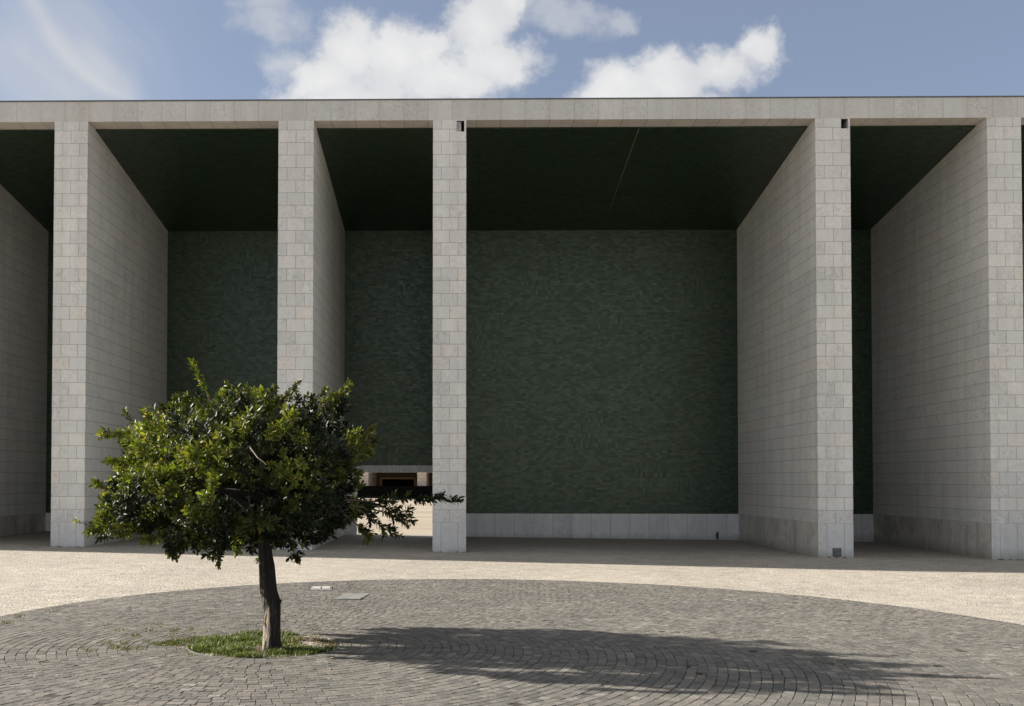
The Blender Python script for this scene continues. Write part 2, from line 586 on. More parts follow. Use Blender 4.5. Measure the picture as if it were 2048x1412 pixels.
# ------------------------------------------------------------------ portico
D = 6.326
HC, HT = 9.764, 10.225
HBACK = 8.838
YB = 0.48
ZB = HC
fins = [(-12.66, -11.89), (-9.164, -8.401), (-4.054, -3.250), (-0.547, 0.206), (8.052, 8.832), (11.882, 12.642),
        (16.0, 16.77), (24.0, 24.77)]
XL, XR = fins[0][0], fins[-1][1]
THK = 0.30
portico = tag(empty('portico', (0, 0, 0)), 'pale limestone portico of tall fin walls with green tiled recesses, nearest building', 'building')

holes = {3: (-0.012, 0.160, 9.500, 9.745), 4: (8.632, 8.786, 9.535, 9.75)}


def fin(i, x0, x1):
    mb = MB()
    mats = [stone_front, stone_side, stone_base, stone_base_side, dark, hole_grey]
    s = WP / (x1 - x0)
    us = (x0, s)
    zb = min(G(x0, 0), G(x1, 0)) - 0.3
    y1 = D + THK
    mb.box(x0, x1, 0, y1, zb, HB, 2, 3, 3, skip='+z', us=us)
    if i in holes:
        a, b_, c, d_ = holes[i]
        xs, zs = [x0, a, b_, x1], [HB, c, d_, HC]
        for ii in range(3):
            for jj in range(3):
                if ii == 1 and jj == 1:
                    continue
                mb.rect_y(xs[ii], xs[ii + 1], 0, zs[jj], zs[jj + 1], 0, -1, us)
        h = 0.30
        mb.poly([(a, 0, c), (a, h, c), (a, h, d_), (a, 0, d_)], m=5)
        mb.poly([(b_, h, c), (b_, 0, c), (b_, 0, d_), (b_, h, d_)], m=5)
        mb.poly([(a, 0, d_), (a, h, d_), (b_, h, d_), (b_, 0, d_)], m=4)
        mb.poly([(a, h, c), (a, 0, c), (b_, 0, c), (b_, h, c)], m=5)
        mb.rect_y(a, b_, h, c, d_, 4, -1)
        if i == 3:
            mb.box(a + 0.001, a + 0.6 * (b_ - a), 0.05, 0.28, c + 0.001, d_ - 0.001, 5)
        mb.box(x0, x1, 0, y1, HB, HC, 0, 1, 1, skip='-z-y', us=us)
    else:
        mb.box(x0, x1, 0, y1, HB, HC, 0, 1, 1, skip='-z', us=us)
    o = mb.build('fin_wall', mats, portico)
    return o


finobj = [fin(i, a, b) for i, (a, b) in enumerate(fins)]
finobj[3]['label'] = 'fin wall with a small square drain hole at its top right corner, left of the widest bay'
finobj[4]['label'] = 'fin wall with a drain hole at its top and a small metal plate at its foot'

# metal plate low on the fourth fin
mb = MB()
mb.box(8.368, 8.562, -0.006, -0.0005, -0.075, 0.113, 0)
pl = mb.build('service_plate', steel_dark, finobj[4])
for (x0, x1, z0, z1) in [(8.382, 8.460, 0.030, 0.098), (8.468, 8.548, 0.030, 0.098), (8.382, 8.460, -0.060, 0.022), (8.468, 8.548, -0.060, 0.022)]:
    mb2 = MB()
    mb2.box(x0, x1, -0.012, -0.0062, z0, z1, 0)
mb2 = MB()
mb2.box(8.382, 8.548, -0.013, -0.0062, -0.060, 0.022, 0)
mb2.box(8.395, 8.535, -0.022, -0.0131, 0.000, 0.010, 0)
mb2.box(8.382, 8.548, -0.010, -0.0062, 0.030, 0.100, 0)
pc = mb2.build('cover', steel, finobj[4])

# front beam
mb = MB()
mb.box(XL, XR, 0, YB, HC + 0.0005, HT, 0, 0, 1)
beam = mb.build('cornice_beam', [stone_cornice, stone_soffit], portico)
mb = MB()
mb.box(XL - 0.01, XR + 0.01, -0.014, YB + 0.02, HT, HT + 0.028, 0)
cop = mb.build('coping_strip', flash, portico)
# roof slab with the sloping tiled ceiling as its underside
bays = []
for k in range(len(fins) - 1):
    xa, xb = fins[k][1], fins[k + 1][0]
    bays.append((xa, xb))
    mb = MB()
    z0 = 9.735
    z1 = HBACK
    ys, ye = YB + 0.0005, D
    sl = math.hypot(ye - ys, z0 - z1)
    mb.poly([(xa, ye, z1), (xb, ye, z1), (xb, ys, z0), (xa, ys, z0)], uvs=[(xa, sl), (xb, sl), (xb, 0), (xa, 0)])
    mb.rect_y(xa, xb, ys, z0, HC + 0.3, 0, -1)
    mb.rect_y(xa, xb, ye, z1, HC + 0.3, 0, 1)
    o = mb.build('ceiling', tiles, portico)
mb = MB()
mb.box(XL + 0.01, XR - 0.01, YB + 0.001, D + THK, HC + 0.002, HT - 0.004)
mb.build('roof', stone_cornice, portico)
# pale joint strip across the ceiling of the widest bay
mb = MB()
x = 4.19
dz = (9.735 - HBACK) / (D - YB)
for xx, ww in [(x, 0.006)]:
    mb.poly([(xx - ww, D - 0.01, HBACK - 0.003 + dz * 0.01), (xx + ww, D - 0.01, HBACK - 0.003 + dz * 0.01), (xx + ww, YB + 0.01, 9.732), (xx - ww, YB + 0.01, 9.732)])
strip = mb.build('joint_strip', grout_line, portico)

# back wall of every bay
OPEN = (-2.90, 1.845, 2.045)     # opening edge x, lintel underside, lintel top
for k, (xa, xb) in enumerate(bays):
    zb = min(G(xa, D), G(xb, D)) - 0.3
    if k == 2:
        mb = MB()
        mb.box(xa, xb, D, D + THK, OPEN[2], HBACK + 0.9, 0, skip='-x+x')
        mb.build('tiled_wall', tiles, portico)
        mb = MB()
        mb.box(xa, xb, D - 0.004, D + THK + 0.004, OPEN[1], OPEN[2], 0, skip='-x+x')
        o = mb.build('lintel', stone_plinth, portico)
        mb = MB()
        mb.box(xa, OPEN[0], D - 0.004, D + THK + 0.004, zb, OPEN[1], 0, skip='-x')
        o = mb.build('door_jamb', stone_plinth, portico)
    else:
        mb = MB()
        mb.box(xa, xb, D, D + THK, HB, HBACK + 0.9, 0, skip='-x+x')
        mb.build('tiled_wall', tiles, portico)
        mb = MB()
        mb.box(xa, xb, D - 0.006, D + THK + 0.004, zb, HB, 0, skip='-x+x')
        mb.build('plinth', stone_plinth, portico)

# small dark overflow flap low on the plinth of the widest bay
fp = on_y(1434.5, 1071, D)
V0 = []
mb = MB()
pts = []
for k in range(9):
    a = math.pi / 2 + math.pi * k / 8
    pts.append((fp.x + 0.03 + 0.075 * math.cos(a), fp.z + 0.11 * math.sin(a)))
mb.poly([(px, D - 0.030, pz) for px, pz in pts])
for k in range(len(pts)):
    (x0, z0), (x1, z1) = pts[k], pts[(k + 1) % len(pts)]
    mb.poly([(x0, D - 0.0065, z0), (x1, D - 0.0065, z1), (x1, D - 0.030, z1), (x0, D - 0.030, z0)])
mb.build('overflow_flap', dark, portico)

# unseen wing added on the left, front turned back to shape its cast shadow
mb = MB()
n = 24
XW0, XW1 = XL - 0.002, -42.0
rec = lambda x: max(0.0, -(x + 14.0)) * 0.117
for i in range(n):
    xa = XW0 + (XW1 - XW0) * i / n
    xb = XW0 + (XW1 - XW0) * (i + 1) / n
    ya, yb = rec(xa), rec(xb)
    mb.poly([(xb, yb, -0.5), (xa, ya, -0.5), (xa, ya, HC), (xb, yb, HC)], uvs=[(xb, -0.5), (xa, -0.5), (xa, HC), (xb, HC)])
    mb.poly([(xb, yb, HC), (xa, ya, HC), (xa, ya, HT + 0.02), (xb, yb, HT + 0.02)], uvs=[(xb, HC), (xa, HC), (xa, HT), (xb, HT)], m=1)
    mb.poly([(xb, yb, HT + 0.02), (xa, ya, HT + 0.02), (xa, D + THK, HT + 0.02), (xb, D + THK, HT + 0.02)], m=1)
    mb.poly([(xa, D + THK, -0.5), (xb, D + THK, -0.5), (xb, D + THK, HT + 0.02), (xa, D + THK, HT + 0.02)], m=0)
mb.poly([(XW1, D + THK, -0.5), (XW1, rec(XW1), -0.5), (XW1, rec(XW1), HT + .02), (XW1, D + THK, HT + .02)])
mb.build('shadow_wing', [stone_wing, stone_cornice], portico)

# ------------------------------------------------------------------ far portico, seen through the opening
FY = 65.8
far = tag(empty('distant_portico', (-5.5, FY, 0)), 'distant beige stone portico seen through the low opening behind the tree', 'building')
ffins = [(-17.3, -16.5), (-12.6, -11.8), (-8.60, -7.82), (-3.50, -2.70), (3.2, 4.0), (8.0, 8.8)]
for k, (a, b_) in enumerate(ffins):
    mb = MB()
    mb.box(a, b_, FY, FY + 9, -0.5, 9.6, 0)
    mb.build('fin_wall', stone_far, far)
mb = MB()
mb.box(-17.3, 8.8, FY, FY + 0.5, 9.602, 10.2, 0)
mb.build('cornice_beam', stone_far, far)
mb = MB()
mb.box(-17.29, 8.79, FY + 0.502, FY + 9.4, 9.602, 10.1, 0)
mb.build('roof', far_brown, far)
mb = MB()
YW = FY + 9.0
for (a, b_) in [(-17.3, -7.46), (-4.0, 8.8)]:
    mb.box(a, b_, YW + 0.002, YW + 0.4, -0.5, 9.6, 0)
mb.box(-7.46, -4.0, YW + 0.002, YW + 0.4, 1.95, 9.6, 0)
mb.build('back_wall', far_brown, far)
mb = MB()
a, b_, zt, th = -7.46, -4.0, 1.94, 0.17
mb.box(a, b_, YW - 0.02, YW + 0.5, zt - th, zt, 0)
mb.box(a, a + th, YW - 0.02, YW + 0.5, -0.5, zt - th - 0.001, 0)
mb.box(b_ - th, b_, YW - 0.02, YW + 0.5, -0.5, zt - th - 0.001, 0)
mb.build('opening_frame', far_orange, far)
mb = MB()
mb.box(-17, 8.5, YW + 6, YW + 6.3, -0.5, 9.6, 0)
mb.box(-17, 8.5, YW + 0.41, YW + 5.99, 3.5, 3.8, 0)
mb.box(-9.5, -9.2, YW + 0.41, YW + 5.99, -0.5, 3.49, 0)
mb.box(-2.2, -1.9, YW + 0.41, YW + 5.99, -0.5, 3.49, 0)
mb.build('rear_room', far_brown, far)

mb = MB()
mb.box(-14, 5, FY - 0.9, FY - 0.55, -0.4, 1.14, 0)  # solid black box standing in for the dark strip at the portico foot
mb.box(-14.05, 5.05, FY - 0.94, FY - 0.51, 1.141, 1.165, 0)
tag(mb.build('low_dark_band', flat_black), 'low black band across the foot of the distant beige portico', 'wall')

# ------------------------------------------------------------------ ground surfaces
def plaza_mat():
    m, N, b = new_mat('pale_limestone_setts')
    pos = N.n('ShaderNodeNewGeometry').outputs['Position']
    warp = N.n('ShaderNodeTexNoise')
    warp.inputs['Scale'].default_value = 1.3
    N.put(warp.inputs['Vector'], pos)
    p2 = N.vmath('ADD', pos, N.vmath('MULTIPLY', N.vmath('SUBTRACT', warp.outputs['Color'], (.5, .5, .5)), (0.12, 0.12, 0)))
    vo = N.n('ShaderNodeTexVoronoi', feature='DISTANCE_TO_EDGE')
    vo.inputs['Scale'].default_value = 19
    vo.inputs['Randomness'].default_value = 0.75
    N.put(vo.inputs['Vector'], p2)
    vc = N.n('ShaderNodeTexVoronoi', feature='F1')
    vc.inputs['Scale'].default_value = 19
    vc.inputs['Randomness'].default_value = 0.75
    N.put(vc.inputs['Vector'], p2)
    sc = N.n('ShaderNodeSeparateColor')
    N.put(sc.inputs[0], vc.outputs['Color'])
    col = N.ramp(sc.outputs[0], [(0.0, (0.38, 0.35, 0.295)), (0.4, (0.438, 0.403, 0.34)), (0.8, (0.475, 0.436, 0.372)), (1.0, (0.515, 0.475, 0.415))])
    big = N.noise(pos, 0.45, 5, 0.6)
    col = N.mix(1.0, col, N.ramp(big, [(0.3, (0.86, 0.86, 0.87)), (0.7, (1.06, 1.05, 1.04))]), 'MULTIPLY')
    mid = N.noise(pos, 3.0, 5, 0.65)
    col = N.mix(1.0, col, N.ramp(mid, [(0.3, 0.88), (0.65, 1.05)]), 'MULTIPLY')
    gap = sstep(N, vo.outputs['Distance'], 0.10, 0.02)
    gap = N.math('MULTIPLY', gap, N.ramp(mid, [(0.3, 0.8), (0.7, 0.3)]))
    col = N.mix(gap, col, (0.14, 0.115, 0.09, 1))
    # worn lines and scattered moss-dark patches where the setts have sunk
    st = N.noise(N.mapping(pos, scale=(0.45, 1.5, 1)), 2.2, 8, 0.74, 2.2)
    col = N.mix(N.math('MULTIPLY', sstep(N, st, 0.63, 0.72), 0.75), col, (0.11, 0.095, 0.07, 1))
    # setts turn darker grey under the roof, with a ragged front edge
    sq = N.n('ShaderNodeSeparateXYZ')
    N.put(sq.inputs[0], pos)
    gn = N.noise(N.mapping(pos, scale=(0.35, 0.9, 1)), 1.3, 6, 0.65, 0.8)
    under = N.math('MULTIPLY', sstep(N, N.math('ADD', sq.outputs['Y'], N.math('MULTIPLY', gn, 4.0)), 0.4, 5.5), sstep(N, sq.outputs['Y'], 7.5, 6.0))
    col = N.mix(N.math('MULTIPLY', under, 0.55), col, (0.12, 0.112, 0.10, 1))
    # broad bands of slightly greyer setts on the far square
    sp_ = N.n('ShaderNodeSeparateXYZ')
    N.put(sp_.inputs[0], pos)
    band = N.noise(N.mapping(pos, scale=(0.004, 0.20, 0)), 1.0, 3, 0.6)
    farm = sstep(N, sp_.outputs['Y'], 6.0, 9.0)
    col = N.mix(farm, col, N.mix(1.0, (0.38, 0.325, 0.25, 1), N.ramp(band, [(0.38, 0.82), (0.62, 1.06)]), 'MULTIPLY'))
    N.put(b.inputs['Base Color'], col)
    b.inputs['Roughness'].default_value = 0.85
    b.inputs['Specular IOR Level'].default_value = 0.25
    h = N.math('ADD', sstep(N, vo.outputs['Distance'], 0.0, 0.16), N.math('MULTIPLY', sc.outputs[1], 0.5))
    N.put(b.inputs['Normal'], N.bump(h, 0.55, 0.007))
    return m


def grid_sheet(name, xs, ys, mat, dz=0.0):
    V = [(x, y, G(x, y) + dz) for y in ys for x in xs]
    nx = len(xs)
    F = []
    for j in range(len(ys) - 1):
        for i in range(nx - 1):
            F += [j * nx + i, j * nx + i + 1, (j + 1) * nx + i + 1, (j + 1) * nx + i]
    return np_mesh(name, V, F, [4] * (len(F) // 4), mat)


xs = [-900, -200, -60, -26, -15, -5, 5, 15, 26, 60, 200, 900]
ys = [-600, -100, -40, -25, -20, -10, 0, 8, 20, 60, 200, 900]
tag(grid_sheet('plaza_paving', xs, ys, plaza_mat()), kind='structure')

TC = Vector((-1.853, -12.808))
BC = Vector((0.764, -12.115))
RB = 6.05
RT = 0.735


def disc_sheet(name, c, r, mat, dz, r_in=0.0, n=160):
    V, F, S = [], [], []
    for k in range(n):
        a = 2 * math.pi * k / n
        x, y = c[0] + r * math.cos(a), c[1] + r * math.sin(a)
        V.append((x, y, G(x, y) + dz))
    if r_in == 0:
        F = list(range(n))
        S = [n]
    return np_mesh(name, V, F, S, mat)


sand = plain('joint_sand', (0.030, 0.025, 0.018), 0.95, 0, 40, 0.35, 0.5)
# bedding: annulus with a hole for the tree
V, F = [], []
n = 180
for k in range(n):
    a = 2 * math.pi * k / n
    dx, dy = math.cos(a), math.sin(a)
    x0, y0 = TC.x + RT * dx, TC.y + RT * dy
    # ray from the tree to the big circle
    ox, oy = TC.x - BC.x, TC.y - BC.y
    bq = ox * dx + oy * dy
    t = -bq + math.sqrt(bq * bq - (ox * ox + oy * oy - (RB - 0.01) ** 2))
    V += [(x0, y0, G(x0, y0) + 0.0092), (TC.x + t * dx, TC.y + t * dy, G(TC.x + t * dx, TC.y + t * dy) + 0.0092)]
for k in range(n):
    a, b_, c, d_ = 2 * k, 2 * k + 1, (2 * k + 3) % (2 * n), (2 * k + 2) % (2 * n)
    F += [a, b_, c, d_]
tag(np_mesh('bedding_sand', V, F, [4] * n, sand), kind='structure')


def granite_mat():
    m, N, b = new_mat('grey_granite_setts')
    geo = N.n('ShaderNodeNewGeometry')
    pos = geo.outputs['Position']
    rnd = geo.outputs['Random Per Island']
    col = N.ramp(rnd, [(0.0, (0.106, 0.104, 0.094)), (0.3, (0.132, 0.127, 0.114)), (0.6, (0.149, 0.142, 0.126)),
                       (0.85, (0.170, 0.160, 0.142)), (0.95, (0.178, 0.160, 0.138)), (1.0, (0.225, 0.217, 0.198))])
    n1 = N.noise(pos, 120, 4, 0.7)
    n2 = N.noise(pos, 0.8, 5, 0.6)
    n4 = N.noise(pos, 34, 5, 0.75)
    col = N.mix(1.0, col, N.ramp(n1, [(0.3, 0.55), (0.5, 1.0), (0.7, 1.45)]), 'MULTIPLY')
    col = N.mix(1.0, col, N.ramp(n4, [(0.3, 0.66), (0.7, 1.34)]), 'MULTIPLY')
    col = N.mix(1.0, col, N.ramp(n2, [(0.3, (0.86, 0.86, 0.86)), (0.7, (1.1, 1.08, 1.06))]), 'MULTIPLY')
    N.put(b.inputs['Base Color'], col)
    b.inputs['Roughness'].default_value = 0.8
    b.inputs['Specular IOR Level'].default_value = 0.3
    N.put(b.inputs['Normal'], N.bump(N.math('ADD', N.math('MULTIPLY', n4, 0.5), N.math('MULTIPLY', n1, 0.4)), 0.45, 0.004))
    return m


# covers set into the setts (photo points -> ground)
c1 = [on_ground(*q) for q in [(621, 1182), (664, 1182), (663, 1175), (624, 1175)]]
c2 = [on_ground(*q) for q in [(666, 1201), (720, 1201), (743, 1189), (688, 1190)]]


def inside(poly, x, y, grow=0.0):
    cx = sum(p.x for p in poly) / 4
    cy_ = sum(p.y for p in poly) / 4
    s = 1 + grow
    q = [(cx + (p.x - cx) * s, cy_ + (p.y - cy_) * s) for p in poly]
    c = False
    for i in range(4):
        x1, y1 = q[i]
        x2, y2 = q[(i + 1) % 4]
        if (y1 > y) != (y2 > y) and x < (x2 - x1) * (y - y1) / (y2 - y1) + x1:
            c = not c
    return c


V, F, S = [], [], []
pitch = 0.088
r = RT + 0.012
ring = 0
while r < 9.2:
    rr = r + pitch * (0.94 + 0.10 * random.random())
    circ = 2 * math.pi * (r + rr) / 2
    if ring % 3 == 0:
        ndiv = int(round(circ / 0.098))
    base_a = 0.25 * (ring // 3) + 0.012 * random.uniform(-1, 1)
    cuts = [base_a + 2 * math.pi * (q + random.uniform(-0.14, 0.14)) / ndiv for q in range(ndiv)]
    cuts.append(cuts[0] + 2 * math.pi)
    for q in range(ndiv):
        a = cuts[q]
        da = cuts[q + 1] - a
        am = a + da / 2
        rm = (r + rr) / 2
        # rings wander a little
        wob = 0.022 * mnoise.noise(Vector((TC.x + rm * math.cos(am), TC.y + rm * math.sin(am), 3.1)) * 0.9) * min(1, (rm - RT) * 2)
        wob += random.uniform(-.0025, .0025)
        x, y = TC.x + (rm + wob) * math.cos(am), TC.y + (rm + wob) * math.sin(am)
        db = math.hypot(x - BC.x, y - BC.y)
        ok = db < RB - 0.03 and y > -19.5
        if ok and (inside(c1, x, y, .12) or inside(c2, x, y, .06)):
            ok = False
        if ok:
            g = 0.0018 + random.random() ** 3 * 0.0045
            hw, hl = (rr - r) / 2 - g, da * rm / 2 - g
            er = Vector((math.cos(am), math.sin(am)))
            et = Vector((-er.y, er.x))
            skew = random.uniform(-0.09, 0.09)
            base_z = G(x, y) + 0.004
            top = 0.008 + random.uniform(-0.0012, 0.0014) + (random.uniform(-.003, .002) if random.random() < .06 else 0)
            tx, ty = random.uniform(-0.018, 0.018), random.uniform(-0.018, 0.018)
            b0 = len(V)
            for lvl, (ins, zz) in enumerate([(0, 0.0), (0.0004, top - 0.0010), (0.0026, top)]):
                for (qa, qb) in [(-1, -1), (0.05, -1.01), (1, -1), (1.01, 0.0), (1, 1), (0, 1.02), (-1, 1), (-1.01, 0)]:
                    jr = 0.0 if lvl == 0 else 1.0
                    k = len(V) % 8
                    pa = qa * (hw - ins) + random.uniform(-.0022, .0022)
                    pb = qb * (hl - ins) + random.uniform(-.0016, .0016) + skew * pa
                    zq = base_z + zz + (tx * pa + ty * pb if lvl else 0)
                    V.append((x + er.x * pa + et.x * pb, y + er.y * pa + et.y * pb, zq))
            for lvl in range(2):
                for k in range(8):
                    F += [b0 + lvl * 8 + k, b0 + lvl * 8 + (k + 1) % 8, b0 + (lvl + 1) * 8 + (k + 1) % 8, b0 + (lvl + 1) * 8 + k]
                    S.append(4)
            F += [b0 + 16 + k for k in range(8)]
            S.append(8)
    r = rr
    ring += 1
gr = granite_mat()
tag(np_mesh('sett_paving', V, F, S, gr), kind='structure')

# border row along the outer edge of the dark round
V, F, S = [], [], []
soil = plain('tree_pit_soil', (0.075, 0.055, 0.035), 0.95, 0, 25, 0.4, 0.8)
nr = 14
for j in range(nr + 1):
    for k in range(64):
        a = 2 * math.pi * k / 64
        q = RT * 1.0 * j / nr
        x, y = TC.x + q * math.cos(a), TC.y + q * math.sin(a)
        h = -0.015 + 0.02 * mnoise.noise(Vector((x * 4, y * 4, 0))) + 0.035 * math.exp(-((x + 1.76) ** 2 + (y + 12.98) ** 2) / 0.03)
        if j == nr:
            h = -0.02
        V.append((x, y, G(x, y) + 0.016 + h))
for j in range(nr):
    for k in range(64):
        F += [j * 64 + k, (j + 1) * 64 + k, (j + 1) * 64 + (k + 1) % 64, j * 64 + (k + 1) % 64]
        S.append(4)
tag(np_mesh('tree_pit_soil', V, F, S, soil), kind='structure')
# thin stone edging of the tree pit
V, F, S = [], [], []
edge = plain('pit_edging_stone', (0.15, 0.145, 0.135), 0.85, 0, 30, 0.3, 0.5)
n = 96
for k in range(n):
    a = 2 * math.pi * k / n
    for (q, z) in [(RT - 0.010, -0.02), (RT - 0.010, 0.013), (RT + 0.010, 0.013), (RT + 0.010, 0.0)]:
        x, y = TC.x + q * math.cos(a), TC.y + q * math.sin(a)
        V.append((x, y, G(x, y) + z))
for k in range(n):
    for j in range(3):
        a, b_ = k * 4 + j, k * 4 + j + 1
        c, d_ = ((k + 1) % n) * 4 + j + 1, ((k + 1) % n) * 4 + j
        F += [a, d_, c, b_]
        S.append(4)
tag(np_mesh('pit_edging', V, F, S, edge), 'thin round stone edging of the grassy tree pit', 'edging')

# ------------------------------------------------------------------ covers
def slab(poly, z0, z1, mb, grow=0.0, m=0):
    cx = sum(p.x for p in poly) / 4
    cy_ = sum(p.y for p in poly) / 4
    q = [(cx + (p.x - cx) * (1 + grow), cy_ + (p.y - cy_) * (1 + grow)) for p in poly]
    bot = [(x, y, G(x, y) + z0) for x, y in q]
    tp = [(x, y, G(x, y) + z1) for x, y in q]
    mb.poly(tp, m=m)
    for i in range(4):
        j = (i + 1) % 4
        mb.poly([bot[i], bot[j], tp[j], tp[i]], m=m)


def lerp_quad(q, u, v):
    a = q[0].lerp(q[1], u)
    b_ = q[3].lerp(q[2], u)
    return a.lerp(b_, v)


pale = plain('pale_worn_stone', (0.42, 0.385, 0.35), 0.7, 0, 18, 0.15, 0.3)
greenish = plain('weathered_cover_stone', (0.20, 0.205, 0.19), 0.65, 0, 9, 0.3, 0.7)
cc = (c1[0] + c1[1] + c1[2] + c1[3]) / 4
cov1 = tag(empty('ground_box', cc), 'small grey ground box with two pale lids near the pale paving', 'ground box')
mb = MB()
slab(c1, 0.0, 0.017, mb)
mb.build('frame', plain('ground_box_frame', (0.26, 0.28, 0.29), 0.6), cov1)
for (ua, ub) in [(0.10, 0.46), (0.54, 0.92)]:
    q = [lerp_quad(c1, ua, 0.18), lerp_quad(c1, ub, 0.18), lerp_quad(c1, ub, 0.85), lerp_quad(c1, ua, 0.85)]
    mb = MB()
    slab(q, 0.018, 0.026, mb)
    mb.build('lid', pale, cov1)
cc = (c2[0] + c2[1] + c2[2] + c2[3]) / 4
cov2 = tag(empty('manhole_cover', cc), 'weathered slanted stone manhole cover among the grey setts right of the trunk', 'manhole cover')
mb = MB()
slab(c2, 0.0, 0.010, mb, 0.05)
mb.build('frame', plain('manhole_frame', (0.05, 0.05, 0.045), 0.8), cov2)
mb = MB()
slab(c2, 0.0105, 0.020, mb, -0.05)
mb.build('lid', greenish, cov2)

# ------------------------------------------------------------------ tree
TB = on_ground(545, 1303)
TY = TB.y


def tp(x, y, dy=0.0):
    return on_y(x, y, TY + dy)


def bark_mat():
    m, N, b = new_mat('dark_fissured_bark')
    pos = N.n('ShaderNodeNewGeometry').outputs['Position']
    n1 = N.noise(N.mapping(pos, scale=(26, 26, 4.5)), 1.0, 6, 0.68, 1.2)
    n2 = N.noise(N.mapping(pos, scale=(9, 9, 2.2)), 1.0, 5, 0.6, 0.8)
    col = N.ramp(n1, [(0.42, (0.006, 0.005, 0.004)), (0.58, (0.018, 0.015, 0.012)), (0.76, (0.075, 0.064, 0.053))])
    # bare pale wood where the bark has come off low on the trunk, on the side of the old wound
    so = N.n('ShaderNodeSeparateXYZ')
    N.put(so.inputs[0], N.n('ShaderNodeTexCoord').outputs['Object'])
    side_ = sstep(N, N.math('ADD', so.outputs[0], N.math('MULTIPLY', n1, 0.10)), 0.055, 0.015)
    low = sstep(N, N.math('ADD', so.outputs[2], N.math('MULTIPLY', n2, 0.35)), 0.66, 0.50)
    f = N.math('MULTIPLY', N.math('MULTIPLY', side_, low), sstep(N, n1, 0.42, 0.52))
    f = N.math('MAXIMUM', f, N.math('MULTIPLY', sstep(N, n2, 0.60, 0.66), 0.4))
    col = N.mix(N.math('MULTIPLY', f, 0.9), col, (0.33, 0.27, 0.20, 1))
    N.put(b.inputs['Base Color'], col)
    b.inputs['Roughness'].default_value = 0.9
    N.put(b.inputs['Normal'], N.bump(N.math('ADD', n1, N.math('MULTIPLY', n2, 0.6)), 1.0, 0.035))
    return m


def tube(mb_v, mb_f, mb_s, pts, rads, sides=10, lump=0.0, seed=0.0):
    pts = [Vector(p) for p in pts]
    base = len(mb_v)
    n = len(pts)
    for i in range(n):
        t = (pts[min(i + 1, n - 1)] - pts[max(i - 1, 0)]).normalized()
        ref = Vector((0, 1, 0)) if abs(t.y) < 0.9 else Vector((1, 0, 0))
        a = t.cross(ref).normalized()
        b_ = t.cross(a).normalized()
        for k in range(sides):
            th = 2 * math.pi * k / sides
            r_ = rads[i]
            if lump:
                r_ *= 1 + lump * mnoise.noise(Vector((math.cos(th) * 1.6, math.sin(th) * 1.6, pts[i].z * 2.2 + seed))) \
                    + lump * 0.55 * mnoise.noise(Vector((math.cos(th) * 4.2, math.sin(th) * 4.2, pts[i].z * 3.5 + seed + 9)))
            p = pts[i] + a * math.cos(th) * r_ + b_ * math.sin(th) * r_
            mb_v.append(tuple(p))
    for i in range(n - 1):
        for k in range(sides):
            k2 = (k + 1) % sides
            mb_f += [base + i * sides + k, base + i * sides + k2, base + (i + 1) * sides + k2, base + (i + 1) * sides + k]
            mb_s.append(4)


def smooth_path(P, R_, m):
    """Catmull-Rom resample"""
    out, ro = [], []
    P = [Vector(p) for p in P]
    for i in range(len(P) - 1):
        p0, p1, p2, p3 = P[max(i - 1, 0)], P[i], P[i + 1], P[min(i + 2, len(P) - 1)]
        for j in range(m):
            t = j / m
            q = 0.5 * ((2 * p1) + (-p0 + p2) * t + (2 * p0 - 5 * p1 + 4 * p2 - p3) * t * t + (-p0 + 3 * p1 - 3 * p2 + p3) * t ** 3)
            out.append(q)
            ro.append(R_[i] * (1 - t) + R_[i + 1] * t)
    out.append(P[-1])
    ro.append(R_[-1])
    return out, ro


tree = tag(empty('tree', TB), 'small broad-crowned evergreen tree with a leaning bare trunk in the round grass bed', 'tree')
TV, TF, TS = [], [], []
prof = [(544.5, 1312, 25), (544.5, 1301, 20.5), (544, 1284, 18.5), (544.0, 1262, 16.8), (544, 1240, 16.0), (544.5, 1221, 15.6), (542.5, 1204, 17.4),
        (538, 1186, 15.8), (536, 1168, 15.6), (534, 1133, 15.8), (531, 1103, 13.5), (531, 1070, 13.0), (534, 1030, 12.5), (536, 990, 11)]
pxm = FPX / (TY - CAM.y)
P_, R_ = smooth_path([tp(x, y) for x, y, r_ in prof], [r_ / pxm for x, y, r_ in prof], 6)
tube(TV, TF, TS, P_, R_, 40, 0.16, 1.3)
# knot on the right-hand side
kc = tp(556, 1203, -0.02)
tube(TV, TF, TS, [kc + Vector((-0.02, 0, -0.03)), kc + Vector((0.0, 0, -0.01)), kc + Vector((0.014, 0, 0.01)), kc + Vector((0.0, 0, 0.035))],
     [0.02, 0.026, 0.022, 0.004], 10, 0.3)
fork = [tp(531, 1090), tp(532, 1060), tp(534, 1030), tp(536, 1000)]

